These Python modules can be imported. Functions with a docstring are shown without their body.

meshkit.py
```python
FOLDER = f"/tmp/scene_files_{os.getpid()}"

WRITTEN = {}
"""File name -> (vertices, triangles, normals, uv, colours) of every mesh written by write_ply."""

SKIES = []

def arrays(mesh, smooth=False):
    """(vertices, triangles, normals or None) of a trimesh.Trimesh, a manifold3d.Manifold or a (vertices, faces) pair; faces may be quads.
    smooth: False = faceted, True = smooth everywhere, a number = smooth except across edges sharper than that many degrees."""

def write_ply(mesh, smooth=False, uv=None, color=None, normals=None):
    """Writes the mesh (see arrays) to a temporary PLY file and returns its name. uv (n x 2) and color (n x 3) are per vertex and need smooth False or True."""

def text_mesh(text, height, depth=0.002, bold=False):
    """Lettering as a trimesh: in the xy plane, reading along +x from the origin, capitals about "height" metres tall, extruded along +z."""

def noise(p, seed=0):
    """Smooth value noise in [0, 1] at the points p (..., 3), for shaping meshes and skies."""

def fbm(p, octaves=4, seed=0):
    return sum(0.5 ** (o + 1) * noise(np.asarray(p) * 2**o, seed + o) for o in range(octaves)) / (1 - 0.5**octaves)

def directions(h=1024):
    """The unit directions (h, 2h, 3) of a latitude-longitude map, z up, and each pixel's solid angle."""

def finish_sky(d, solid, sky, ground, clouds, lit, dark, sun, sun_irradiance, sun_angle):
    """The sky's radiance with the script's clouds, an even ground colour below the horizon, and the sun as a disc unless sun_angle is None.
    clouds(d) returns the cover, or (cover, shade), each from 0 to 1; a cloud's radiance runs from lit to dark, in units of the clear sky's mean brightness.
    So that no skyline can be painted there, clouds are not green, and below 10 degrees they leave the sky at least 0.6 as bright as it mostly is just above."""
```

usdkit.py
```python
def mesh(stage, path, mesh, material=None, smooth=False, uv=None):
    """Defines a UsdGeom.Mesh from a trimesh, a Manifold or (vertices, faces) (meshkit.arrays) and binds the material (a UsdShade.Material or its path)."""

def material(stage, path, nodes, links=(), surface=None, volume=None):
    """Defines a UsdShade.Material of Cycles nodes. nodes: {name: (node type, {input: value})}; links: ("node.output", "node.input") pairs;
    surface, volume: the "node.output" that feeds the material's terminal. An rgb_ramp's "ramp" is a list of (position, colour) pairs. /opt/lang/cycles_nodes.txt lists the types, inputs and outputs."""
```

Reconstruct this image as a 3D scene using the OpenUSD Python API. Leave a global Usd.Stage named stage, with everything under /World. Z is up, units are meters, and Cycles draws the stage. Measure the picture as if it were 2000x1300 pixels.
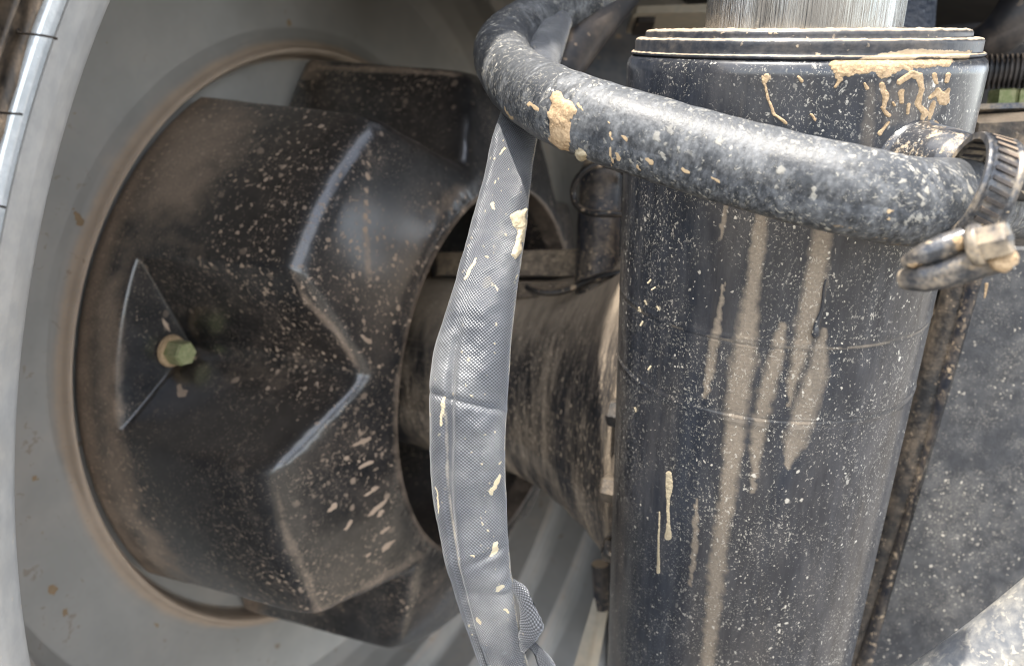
import math, random
import numpy as np, trimesh, shapely, manifold3d, usdkit
from meshkit import noise, fbm
from pxr import Usd, UsdGeom, UsdLux, UsdShade, Gf, Sdf, Vt
random.seed(7); rng = np.random.default_rng(7)
stage = Usd.Stage.CreateInMemory()
UsdGeom.SetStageUpAxis(stage, UsdGeom.Tokens.z); UsdGeom.SetStageMetersPerUnit(stage, 1.0)
UsdGeom.Xform.Define(stage, '/World'); stage.SetDefaultPrim(stage.GetPrimAtPath('/World'))
LOOKS = '/World/Looks'; UsdGeom.Scope.Define(stage, LOOKS)

# ------------------------------------------------------------------ camera, sky, sun
PITCH = math.radians(-12); CAMZ = 1.05; FPX = 1500.0
EXPOSURE = 1.8
SUN_EL, SUN_AZ, SUN_I, SUN_ANG, SKY_S = math.radians(74), math.radians(215), 0.82, 1.0, 0.15   # azimuth of the direction towards the sun, from +y clockwise
RX = np.array([[1, 0, 0], [0, math.cos(PITCH), -math.sin(PITCH)], [0, math.sin(PITCH), math.cos(PITCH)]])
def W(p):                                                     # a point measured from the camera -> world
    return np.asarray(p, float) @ RX.T + np.array([0, 0, CAMZ])
def D(d): return np.asarray(d, float) @ RX.T
def T(px, py, z): return W(np.stack(np.broadcast_arrays((np.asarray(px, float) - 1000) / FPX * z, np.asarray(z, float) * 1.0, (650 - np.asarray(py, float)) / FPX * z), -1))
def PX(Pw):
    q = (np.asarray(Pw) - [0, 0, CAMZ]) @ RX
    return 1000 + FPX * q[..., 0] / q[..., 1], 650 - FPX * q[..., 2] / q[..., 1]
cam = UsdGeom.Camera.Define(stage, '/World/camera')
cam.AddTranslateOp().Set(Gf.Vec3d(0, 0, CAMZ)); cam.AddRotateXOp().Set(90 + math.degrees(PITCH))
cam.CreateHorizontalApertureAttr(36.0); cam.CreateVerticalApertureAttr(36.0 * 665 / 1024); cam.CreateFocalLengthAttr(36.0 * FPX / 2000)
cam.CreateClippingRangeAttr(Gf.Vec2f(0.01, 200)); cam.CreateFocusDistanceAttr(0.232); cam.CreateFStopAttr(13.0)
cam.CreateExposureAttr(EXPOSURE)
usdkit.material(stage, LOOKS + '/sky', {'s': ('sky_texture', {'sky_type': 'single_scattering', 'sun_disc': False, 'sun_elevation': SUN_EL, 'sun_rotation': SUN_AZ}),
    'c': ('texture_coordinate', {}), 'n': ('noise_texture', {'scale': 2.2, 'detail': 7.0, 'roughness': .6}), 'r': ('map_range', {'from_min': .38, 'from_max': .62, 'to_min': .35, 'to_max': 1.0, 'clamp': True}),
    'w': ('hsv', {'saturation': .12, 'value': 1.25}), 'm': ('mix_color', {}), 'b': ('background_shader', {'strength': SKY_S})},
    [('c.generated', 'n.vector'), ('n.fac', 'r.value'), ('s.color', 'w.color'), ('r.result', 'm.fac'), ('s.color', 'm.a'), ('w.color', 'm.b'), ('m.result', 'b.color')], surface='b.background')
dome = UsdLux.DomeLight.Define(stage, '/World/sky'); dome.CreateIntensityAttr(1.0)
UsdShade.MaterialBindingAPI.Apply(dome.GetPrim()).Bind(UsdShade.Material.Get(stage, LOOKS + '/sky'))
dome.GetPrim().SetCustomDataByKey('kind', 'structure')
sun = UsdLux.DistantLight.Define(stage, '/World/sun')
sun.CreateIntensityAttr(SUN_I); sun.CreateAngleAttr(SUN_ANG); sun.CreateColorAttr(Gf.Vec3f(1, 0.94, 0.85)); sun.GetPrim().CreateAttribute('inputs:normalize', Sdf.ValueTypeNames.Bool).Set(True)
sd = np.array([math.sin(SUN_AZ) * math.cos(SUN_EL), math.cos(SUN_AZ) * math.cos(SUN_EL), math.sin(SUN_EL)])
sun.AddTransformOp().Set(Gf.Matrix4d().SetLookAt(Gf.Vec3d(*sd), Gf.Vec3d(0, 0, 0), Gf.Vec3d(0, 0, 1)).GetInverse())

# ------------------------------------------------------------------ shader graphs
class Ref:
    def __init__(s, a): s.a = a
class G:
    def __init__(s): s.n, s.l = {}, []
    def __call__(s, kind, out, **k):
        nm = f'n{len(s.n)}'; vals = {}
        for key, v in k.items():
            if isinstance(v, Ref): s.l.append((v.a, f'{nm}.{key}'))
            else: vals[key] = v
        s.n[nm] = (kind, vals); return Ref(f'{nm}.{out}')
    def m(s, t, a, b=0.0, c=0.0, cl=False): return s('math', 'value', math_type=t, value1=a, value2=b, value3=c, use_clamp=cl)
    def mul(s, a, b): return s.m('multiply', a, b)
    def add(s, a, b): return s.m('add', a, b)
    def mx(s, a, b): return s.m('maximum', a, b)
    def ss(s, v, a, b): return s('map_range', 'result', range_type='smoothstep', value=v, from_min=a, from_max=b, to_min=0.0, to_max=1.0, clamp=True)
    def lin(s, v, a, b, c, d): return s('map_range', 'result', value=v, from_min=a, from_max=b, to_min=c, to_max=d, clamp=True)
    def noise(s, v, sc, det=4.0, ro=0.55, dist=0.0, out='fac'): return s('noise_texture', out, vector=v, scale=sc, detail=det, roughness=ro, distortion=dist)
    def mix(s, f, a, b): return s('mix_color', 'result', fac=f, a=a, b=b)
    def scale(s, v, x, y, z): return s('mapping', 'vector', mapping_type='point', vector=v, scale=(x, y, z))
    def warp(s, v, sc, amt):
        nz = s('noise_texture', 'color', vector=v, scale=sc, detail=2.0)
        o = s('vector_math', 'vector', vector_math_type='subtract', vector1=nz, vector2=(.5, .5, .5)) if False else s('vector_math', 'vector', math_type='subtract', vector1=nz, vector2=(.5, .5, .5))
        o = s('vector_math', 'vector', math_type='scale', vector1=o, scale=amt)
        return s('vector_math', 'vector', math_type='add', vector1=v, vector2=o)
    def speck(s, v, sc, frac, rmax, soft=.3):                 # mud spots: some cells of a voronoi, each with its own radius
        vo = f'n{len(s.n)}'; d = s('voronoi_texture', 'distance', vector=v, scale=sc)
        r = s('separate_color', 'r', color=Ref(vo + '.color'))
        rad = s.lin(r, 1 - frac, 1.0, 0.0, rmax)
        return s.m('multiply', s.m('subtract', rad, d), 1.0 / (rmax * soft), cl=True)
    def at(s, name): return s('attribute', 'fac', attribute=name)
    def done(s, name, **p):
        b = s('principled_bsdf', 'BSDF', **p)
        return usdkit.material(stage, f'{LOOKS}/{name}', s.n, s.l, surface=b.a)

TAN, PINK, PALE = (.46, .33, .20), (.33, .245, .18), (.62, .52, .38)
def grime(name, base, base2=None, rough=(.3, .5), dust=TAN, film=.25, film_sc=14., spk=((220., .35, .42), (700., .3, .45)), spk_amt=.8, up=.0, up_lo=.35, stretch=(1, 1, 1), uv=False, streak=0., bump=.25, metal=0., spec=.5, mudcol=None, mudbreak=.6, fine=.35, coat=0., micro=(900., .12), spkcol=None, warp=.004, flk=(), coatr=.18):
    """paint, rubber or casting under road dirt: a dust film, mud spots, dust or painted light on what faces up, and the mud the mesh carries in its 'mud' primvar"""
    g = G()
    v = g('uvmap', 'UV', attribute='st') if uv else g('texture_coordinate', 'object')
    w = g.warp(g.warp(v, 120., warp), 900., .0012); sv = g.scale(v, *stretch)
    n1 = g.noise(sv, film_sc, 9., .62); n2 = g.noise(sv, film_sc * 6, 6., .65); nf = g.noise(v, 1100., 3., .6)
    col = g.mix(g.ss(n2, .35, .7), base, base2 or tuple(x * 1.5 for x in base))
    f = g.mul(g.ss(g.add(g.mul(n1, .65), g.mul(n2, .35)), .42, .68), film)
    f = g.mul(f, g.lin(nf, .35, .65, 1 - fine, 1.0))
    sp = None
    for sc, fr, rm in spk:
        clus = g.ss(g.noise(v, sc * .04, 4.), .40, .60)
        q = g.mul(g.speck(g.scale(w, *[1 + (x - 1) * .35 for x in stretch]), sc, fr, rm), clus)
        sp = q if sp is None else g.mx(sp, q)
    for sc, lo, am in flk:                                     # irregular fine flecks
        q = g.mul(g.ss(g.noise(g.scale(w, *[1 + (x - 1) * .5 for x in stretch]), sc, 3., .65), lo, lo + .045), g.mul(g.ss(g.noise(v, sc * .03, 4.), .38, .60), am))
        sp = g.mx(sp, q)
    sp = g.mul(sp, spk_amt)
    if streak:
        st = g.ss(g.noise(g.scale(v, 1, .035, 1) if uv else g.scale(v, 1, 1, .05), 160., 5., .7), .52, .75)
        f = g.mx(f, g.mul(st, g.mul(g.ss(n1, .35, .6), streak)))
    if up:
        nz = g('separate_xyz', 'z', vector=g('geometry', 'normal'))
        u_ = g.mul(g.ss(g.add(nz, g.mul(g.m('subtract', n2, .5), .7)), up_lo, .95), up)
        f = g.mx(f, u_)
    mud = g.at('mud'); md = g.at('dust')
    mm = g.ss(g.add(mud, g.mul(g.m('subtract', g.noise(v, 700., 8., .78), .5), g.mul(g.ss(mud, .02, .2), mudbreak * 2))), .40, .60)
    dd = g.mul(g.ss(g.add(md, g.mul(g.m('subtract', n2, .5), .9)), .2, 1.0), .9)
    dd = g.mul(dd, g.lin(nf, .3, .7, .55, 1.0))
    f = g.mx(f, dd)
    cl = g.m('subtract', 1.0, g.at('clean'), cl=True); f = g.mul(f, cl); sp = g.mul(sp, g.lin(cl, 0, 1, .35, 1.0))
    dc = g.mix(g.noise(v, 60., 4.), tuple(x * .78 for x in dust), tuple(min(1, x * 1.15) for x in dust))
    col = g.mix(f, col, dc)
    sc_ = spkcol or tuple(min(.8, x * 1.25) for x in dust)
    col = g.mix(sp, col, g.mix(g.noise(v, 150., 2.), sc_, tuple(x * .8 for x in sc_)))
    mc = mudcol or dust
    col = g.mix(mm, col, g.mix(g.noise(v, 420., 5., .7), tuple(x * .7 for x in mc), tuple(min(.85, x * 1.2) for x in mc)))
    tot = g.mx(g.mx(f, sp), mm)
    ro = g.mix(tot, g.mix(n2, (rough[0],) * 3, (rough[1],) * 3), (.92,) * 3)
    ro = g('rgb_to_bw', 'val', color=ro)
    h = g.add(g.mul(g.noise(v, micro[0], 3.), micro[1]), g.add(g.mul(sp, .35), g.mul(mm, g.lin(g.noise(v, 500., 4.), 0, 1, .3, 1.0))))
    nb = g('bump', 'normal', height=h, strength=bump, distance=.0012)
    p = dict(base_color=col, roughness=ro, normal=nb, specular_ior_level=spec)
    if metal: p['metallic'] = g.mul(g.m('subtract', 1.0, tot), metal)
    if coat: p['coat_weight'] = g.mul(g.m('subtract', 1.0, tot), coat); p['coat_roughness'] = coatr
    return g.done(name, **p)

M = {}
M['casting'] = grime('black_casting', (.0055, .006, .007), (.010, .010, .011), (.24, .36), (.40, .30, .22), film=.11, film_sc=11, spk=((130., .4, .34), (300., .5, .42)), flk=((420., .60, .8), (900., .60, .7)), spk_amt=.9, coat=1., coatr=.17, spec=.8, bump=.3, fine=.5, micro=(700., .06), up=.06, up_lo=-.1)  # up-facing tint: settled dust, plus top light painted on the notch walls
M['rim'] = grime('grey_rim_paint', (.24, .235, .22), (.27, .265, .25), (.38, .55), (.43, .315, .22), film=.2, film_sc=5, spk=((45., .14, .2), (120., .12, .25)), flk=((60., .66, .6), (200., .65, .6)), spk_amt=.7, spkcol=(.17, .11, .065), mudcol=(.25, .175, .105), bump=.08, micro=(400., .05), warp=.012)
M['lip'] = grime('rim_lip_paint', (.27, .268, .26), (.33, .328, .32), (.45, .62), (.5, .4, .28), film=.22, film_sc=18, spk=((300., .3, .4),), spk_amt=.5, bump=.2)
M['bead'] = grime('bare_rim_edge', (.62, .66, .68), (.7, .74, .76), (.22, .34), (.5, .4, .28), film=.2, film_sc=40, spk=((500., .2, .4),), spk_amt=.4, metal=.6, bump=.1)
M['tyre'] = grime('muddy_tyre_rubber', (.02, .018, .016), (.035, .03, .026), (.4, .6), (.33, .24, .16), film=.95, film_sc=45, spk=((160., .4, .45),), stretch=(1, 1, .35), bump=.5)
M['barrel'] = grime('black_cylinder_paint', (.0085, .0105, .0150), (.016, .0195, .027), (.24, .4), (.275, .225, .17), film=.12, film_sc=30, stretch=(1, .2, 1), uv=True, spk=((420., .28, .32), (1000., .3, .40)), flk=((700., .625, .75), (1600., .595, .6)), spk_amt=.85, spkcol=(.62, .58, .5), streak=.16, bump=.25, mudcol=(.42, .33, .22), coat=.7, mudbreak=.7)
M['cap'] = grime('dusty_black_cap', (.016, .018, .023), (.03, .033, .04), (.3, .45), (.42, .33, .225), film=.18, film_sc=60, spk=((700., .4, .45),), up=.72, up_lo=.4, bump=.4, mudcol=(.42, .32, .21), uv=True)
M['hose'] = grime('black_hose_rubber', (.014, .016, .019), (.028, .031, .037), (.38, .54), (.44, .45, .46), film=.36, up=.09, up_lo=.0, film_sc=95, stretch=(.7, 1.2, 1), spk=((260., .35, .40), (600., .4, .45)), flk=((330., .61, .7), (800., .60, .7), (1500., .60, .5)), spk_amt=.7, spkcol=(.60, .56, .47), bump=.5, uv=True, mudcol=(.44, .32, .19), micro=(600., .3), warp=.006)  # up-facing tint: dust plus the hose's upper sheen, put into the colour
M['mud'] = grime('dried_mud', (.30, .205, .115), (.44, .31, .185), (.9, .95), (.50, .37, .23), film=.7, film_sc=200, spk=((900., .3, .4),), bump=.6, micro=(700., .8))
M['palemud'] = grime('pale_dried_mud', (.36, .30, .20), (.46, .39, .27), (.9, .95), (.5, .42, .29), film=.6, film_sc=200, spk=((900., .3, .4),), bump=.6, micro=(700., .8))
M['axle'] = grime('dirty_axle_iron', (.018, .018, .02), (.034, .034, .037), (.4, .6), (.42, .335, .245), film=1.0, film_sc=26, stretch=(.3, 1.6, 1), uv=True, spk=((350., .4, .45),), flk=((420., .57, .8),), up=.9, up_lo=.2, bump=.4, streak=.75)
M['bracket'] = grime('dirty_black_bracket', (.014, .016, .022), (.025, .027, .034), (.35, .5), (.56, .43, .29), film=.35, film_sc=40, spk=((300., .4, .42), (700., .4, .4)), flk=((420., .58, .7),), up=1.0, up_lo=.25, bump=.3)
M['cable'] = grime('black_cable', (.008, .008, .009), None, (.3, .5), (.44, .33, .22), film=.12, film_sc=60, up=.35, up_lo=.7, bump=.2)
M['gear'] = grime('speckled_grey_casting', (.026, .028, .033), (.048, .051, .057), (.42, .6), (.32, .30, .27), film=.2, film_sc=25, spk=((420., .3, .36), (800., .3, .40)), flk=((800., .63, .6), (1700., .60, .5)), spk_amt=.85, spkcol=(.66, .6, .5), bump=.5, micro=(1000., .3), mudcol=(.55, .42, .28))
M['rib'] = grime('dark_casting_rib', (.012, .012, .013), (.02, .02, .021), (.4, .6), (.34, .26, .18), film=.5, film_sc=40, spk=((700., .4, .42),), bump=.5, micro=(1200., .5))
M['rust'] = grime('brown_dusty_casting', (.035, .03, .026), (.07, .06, .048), (.5, .7), (.46, .345, .235), film=1.0, film_sc=25, spk=((500., .4, .42),), up=1.0, bump=.6, micro=(800., .6))
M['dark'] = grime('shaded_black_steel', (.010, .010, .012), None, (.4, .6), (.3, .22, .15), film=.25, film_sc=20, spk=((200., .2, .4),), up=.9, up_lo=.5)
M['bluegrey'] = grime('blue_grey_sheet', (.10, .115, .14), (.14, .155, .18), (.35, .5), (.36, .28, .2), film=.3, film_sc=15, spk=((150., .2, .4),))
M['hammer'] = grime('textured_blue_black_plate', (.05, .06, .085), (.10, .115, .15), (.3, .45), (.4, .35, .28), film=.15, film_sc=60, spk=((700., .4, .44),), spk_amt=.6, spkcol=(.5, .52, .56), bump=.9, micro=(420., 1.2))
M['nut'] = grime('green_zinc_steel', (.11, .13, .05), (.18, .19, .09), (.3, .5), (.5, .4, .26), film=.35, film_sc=90, metal=.6, spk=((900., .3, .4),), bump=.3)
M['zinc'] = grime('yellow_green_zinc', (.24, .26, .12), (.36, .36, .20), (.3, .5), (.5, .4, .26), film=.5, film_sc=90, metal=.3, spk=((900., .4, .4),), bump=.4)
M['steel'] = grime('clamp_steel', (.30, .32, .35), (.4, .42, .45), (.2, .36), (.52, .40, .25), film=.55, film_sc=110, metal=.85, spk=((600., .35, .44),), bump=.3, mudcol=(.44, .32, .18))
M['clampdark'] = grime('clamp_steel_dark', (.06, .063, .07), (.10, .105, .115), (.25, .4), (.40, .31, .20), film=.95, film_sc=80, metal=.7, spk=((600., .35, .44),), bump=.3, mudcol=(.44, .32, .18))
M['pipe'] = grime('grey_speckled_pipe', (.115, .12, .13), (.16, .168, .178), (.4, .55), (.62, .55, .42), film=.45, film_sc=50, spk=((260., .4, .45), (600., .4, .42)), flk=((500., .57, .8),), spk_amt=.8, spkcol=(.66, .6, .48), bump=.3)
M['beige'] = grime('beige_dusty_bar', (.40, .37, .31), (.48, .44, .37), (.5, .7), (.5, .4, .28), film=.5, film_sc=30, spk=((300., .2, .4),))
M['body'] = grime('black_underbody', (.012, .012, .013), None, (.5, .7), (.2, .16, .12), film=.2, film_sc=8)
M['soil'] = grime('dry_ground', (.085, .074, .058), (.12, .105, .085), (.9, .95), (.16, .14, .11), film=.5, film_sc=3, spk=((20., .4, .4),), bump=.6)  # base darkened to stand for the tractor's shade and weaken ground bounce
def chrome_mat():
    g = G(); v = g('uvmap', 'UV', attribute='st')
    n = g.noise(g.scale(v, 1, .012, 1), 900., 4., .7); n2 = g.noise(g.scale(v, 1, .5, 1), 500., 5., .7); n3 = g.noise(g.scale(v, 1, .1, 1), 60., 4.)
    d = g.mul(g.ss(n2, .45, .75), g.mul(g.ss(n3, .4, .65), .5))
    col = g.mix(d, g.mix(n, (.30, .30, .30), (.52, .52, .51)), (.40, .34, .26))
    ro = g('rgb_to_bw', 'val', color=g.mix(d, (.09,) * 3, (.5,) * 3))
    b = g('bump', 'normal', height=g.add(g.mul(n, .3), g.noise(g.scale(v, 1, .0012, 1), 85., 2., .5)), strength=.8, distance=.004)
    return g.done('chrome_rod', base_color=col, metallic=.96, roughness=ro, normal=b)
M['chrome'] = chrome_mat()
def weave_mat():
    g = G(); v = g('uvmap', 'UV', attribute='st')
    x, y = g('separate_xyz', 'x', vector=v), None
    y = g('separate_xyz', 'y', vector=v)
    P = 1.2e-3
    a = g.m('sine', g.mul(x, 2 * math.pi / P)); b = g.m('sine', g.mul(y, 2 * math.pi / P / .82))
    h = g.lin(g.mul(a, b), -1, 1, 0, 1)
    n1 = g.noise(v, 28., 6., .6); n2 = g.noise(v, 140., 6., .65); w = g.warp(v, 200., .004)
    col = g.mix(g.ss(h, .3, .75), (.031, .034, .040), (.104, .110, .124))
    col = g.mix(g.mul(g.ss(n1, .45, .7), .35), col, (.30, .30, .29))
    sp = g.mx(g.mul(g.speck(w, 150., .28, .35), g.ss(g.noise(v, 18., 3.), .48, .66)), g.mul(g.speck(w, 520., .25, .4), g.ss(g.noise(v, 40., 3.), .42, .6)))
    sp = g.mul(sp, g.lin(h, 0, 1, .55, 1.0))
    mud = g.ss(g.add(g.at('mud'), g.mul(g.m('subtract', g.noise(v, 900., 7., .8), .5), g.mul(g.ss(g.at('mud'), .02, .2), 1.8))), .42, .62)
    dust = g.mul(g.ss(g.add(g.at('dust'), g.mul(g.m('subtract', n2, .5), 1.)), .3, 1.), .7)
    tot = g.mx(sp, mud)
    col = g.mix(dust, col, (.50, .44, .34)); col = g.mix(tot, col, g.mix(g.noise(v, 300., 3.), (.36, .30, .20), (.52, .45, .31)))
    nb = g('bump', 'normal', height=g.add(h, g.mul(tot, .9)), strength=.42, distance=.0006)
    return g.done('woven_nylon', base_color=col, roughness=g.lin(tot, 0, 1, .34, .9), normal=nb, sheen_weight=.25, sheen_roughness=.4, specular_ior_level=.55)
M['weave'] = weave_mat()

# ------------------------------------------------------------------ building helpers
used = {}
def unique(path):
    k = used.get(path, 0); used[path] = k + 1
    return path if k == 0 else f'{path}_{k:03d}'
def thing(name, label, cat, base, group=None):
    x = UsdGeom.Xform.Define(stage, unique('/World/' + name)); x.AddTranslateOp().Set(Gf.Vec3d(*map(float, base)))
    p = x.GetPrim(); p.SetCustomDataByKey('label', label); p.SetCustomDataByKey('category', cat)
    if group: p.SetCustomDataByKey('group', group)
    return dict(path=str(p.GetPath()), base=np.asarray(base, float), prim=p)
def put(parent, name, mesh, mat, smooth=False, label=None, attrs=None):
    """one Mesh prim under a thing, a part or /World; mesh: dict(v, f, n, uv) from the grid builders, or a trimesh / manifold"""
    path = unique(parent['path'] + '/' + name); base = parent['base']
    if isinstance(mesh, dict):
        m = usdkit.mesh(stage, path, (mesh['v'] - base, mesh['f']), M[mat], smooth=False, uv=mesh.get('uv'))
        m.CreateNormalsAttr(Vt.Vec3fArray.FromNumpy(mesh['n'].astype(np.float32))); m.SetNormalsInterpolation('vertex')
        for k, a in (attrs or {}).items():
            UsdGeom.PrimvarsAPI(m).CreatePrimvar(k, Sdf.ValueTypeNames.FloatArray, 'vertex').Set(Vt.FloatArray.FromNumpy(np.asarray(a, np.float32).ravel()))
    else:
        if hasattr(mesh, 'to_mesh'):
            q = mesh.to_mesh(); mesh = trimesh.Trimesh(q.vert_properties[:, :3], q.tri_verts, process=True)
        mesh = mesh.copy(); mesh.apply_translation(-base)
        m = usdkit.mesh(stage, path, mesh, M[mat], smooth=smooth)
    if label: m.GetPrim().SetCustomDataByKey('label', label)
    return dict(path=path, base=base, prim=m.GetPrim())
def grid(P, uv=None, wrap=False, flip=False):
    """P (i, j, 3): rows i, columns j; wrap: the last column repeats the first"""
    ni, nj = P.shape[:2]
    k = (np.arange(ni - 1)[:, None] * nj + np.arange(nj - 1)).ravel()
    f = np.vstack([np.stack([k, k + 1, k + nj + 1], 1), np.stack([k, k + nj + 1, k + nj], 1)])
    if flip: f = f[:, ::-1]
    v = P.reshape(-1, 3); n = np.zeros_like(v); fn = np.cross(v[f[:, 1]] - v[f[:, 0]], v[f[:, 2]] - v[f[:, 0]])
    for c in range(3): np.add.at(n, f[:, c], fn)
    if wrap:
        N = n.reshape(ni, nj, 3); s = N[:, 0] + N[:, -1]; N[:, 0] = s; N[:, -1] = s
    n /= np.maximum(np.linalg.norm(n, axis=1, keepdims=True), 1e-20)
    return dict(v=v, f=f, n=n, uv=None if uv is None else uv.reshape(-1, 2), shape=(ni, nj))
def lathe(prof, c, n, u, v, na=160, a0=0, a1=2 * math.pi, off=None, flip=False):
    """prof: (r, h) rows (repeat a row for a sharp edge); off: per-row shift of the centre"""
    prof = np.asarray(prof, float); a = np.linspace(a0, a1, na + 1)
    P = c + prof[:, 1, None, None] * n + prof[:, 0, None, None] * (np.cos(a)[None, :, None] * u + np.sin(a)[None, :, None] * v)
    if off is not None: P = P + np.asarray(off)[:, None, :]
    s = np.concatenate([[0], np.cumsum(np.hypot(*np.diff(prof, axis=0).T))])
    uv = np.stack(np.broadcast_arrays(a[None, :] * prof[:, 0].mean(), s[:, None]), -1)
    m = grid(P, uv, wrap=abs(a1 - a0 - 2 * math.pi) < 1e-6, flip=flip)
    q = m['v'] - c; q = q - (q @ n)[:, None] * n
    if (q * m['n']).sum() < 0: m['n'] = -m['n']; m['f'] = m['f'][:, ::-1]
    return m
def fine(prof, step):                                          # subdivide a profile, keeping repeats
    out = [prof[0]]
    for p, q in zip(prof[:-1], prof[1:]):
        k = max(1, int(math.ceil(math.hypot(q[0] - p[0], q[1] - p[1]) / step)))
        out += [(p[0] + (q[0] - p[0]) * t / k, p[1] + (q[1] - p[1]) * t / k) for t in range(1, k + 1)]
    return out
def spline(P, n):
    from scipy.interpolate import CubicSpline
    P = np.asarray(P, float); s = np.concatenate([[0], np.cumsum(np.linalg.norm(np.diff(P[:, :3], axis=0), axis=1))])
    return CubicSpline(s, P)(np.linspace(0, s[-1], n))
def tube(C, r, na=24, up=(0, 0, 1), shape=None, caps=False):
    """C (n,3) centre line, r (n,) radii; shape(cos, sin, i) may change the section. Sections stay perpendicular to the line."""
    C = np.asarray(C, float); n = len(C); r = np.broadcast_to(np.asarray(r, float), (n,))
    t = np.gradient(C, axis=0); t /= np.linalg.norm(t, axis=1, keepdims=True)
    e = np.cross(t[0], up); e /= np.linalg.norm(e); E = [e]
    for i in range(1, n):
        e = E[-1] - t[i] * (E[-1] @ t[i]); E.append(e / np.linalg.norm(e))
    E = np.array(E); B = np.cross(t, E); a = np.linspace(0, 2 * math.pi, na + 1)
    x, y = np.cos(a)[None, :] * r[:, None], np.sin(a)[None, :] * r[:, None]
    if shape is not None: x, y = shape(a, r)
    P = C[:, None] + x[..., None] * E[:, None] + y[..., None] * B[:, None]
    if caps: P = np.concatenate([np.repeat(C[:1, None], na + 1, 1), P[:1], P, P[-1:], np.repeat(C[-1:, None], na + 1, 1)])
    s = np.concatenate([[0], np.cumsum(np.linalg.norm(np.diff(C, axis=0), axis=1))])
    if caps: s = np.concatenate([[s[0]] * 2, s, [s[-1]] * 2])
    uv = np.stack(np.broadcast_arrays(a[None, :] * r.mean(), s[:, None]), -1)
    return grid(P, uv, wrap=True)
def hull(*pts): return manifold3d.Manifold.hull_points(np.concatenate([np.asarray(p, float).reshape(-1, 3) for p in pts]))
def slab(px, z, th, bevel=.0015):
    """a bevelled convex plate: front outline at photograph corners px at distance z (one or one per corner), th deep"""
    px = np.asarray(px, float); z = np.broadcast_to(np.asarray(z, float), (len(px),))
    F = T(px[:, 0], px[:, 1], z); c = F.mean(0); d = D([0, 1, 0]) * th; b = D([0, 1, 0]) * bevel
    k = c - F; k /= np.linalg.norm(k, axis=1, keepdims=True)
    return hull(F + k * bevel, F + b, F + d)
def prism_hex(c, ax, r, h, up=(0, 0, 1), sides=6, ch=.12):
    ax = np.asarray(ax, float) / np.linalg.norm(ax); e = np.cross(ax, up); e /= np.linalg.norm(e); g = np.cross(ax, e)
    a = np.arange(sides) * 2 * math.pi / sides; R = np.cos(a)[:, None] * e + np.sin(a)[:, None] * g
    return hull(c + R * r, c + R * r + ax * h * (1 - ch), c + R * r * (1 - ch) + ax * h)
# marks: masks painted on vertices where dirt of a given outline lies on the thing
def facing(m): return ((m['n'] * (np.array([0, 0, CAMZ]) - m['v'])).sum(1) > 0)
def m_line(m, pts, soft=.5, seed=1, jit=3.):
    """pts rows (px, py, width): a run of dirt along a line"""
    x, y = PX(m['v']); j = (fbm(m['v'] * 420, 4, seed) - .5) * 3 * jit; x = x + j; y = y + (fbm(m['v'] * 420, 4, seed + 5) - .5) * 3 * jit
    best = np.zeros(len(x)); pts = np.asarray(pts, float)
    for p, q in zip(pts[:-1], pts[1:]):
        d = q[:2] - p[:2]; t = np.clip(((x - p[0]) * d[0] + (y - p[1]) * d[1]) / (d @ d), 0, 1)
        dist = np.hypot(x - p[0] - t * d[0], y - p[1] - t * d[1]); w = (p[2] + (q[2] - p[2]) * t) / 2
        best = np.maximum(best, np.clip(.5 + (w - dist) / np.maximum(w * soft * 2, 1.), 0, 1))
    return best
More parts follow.
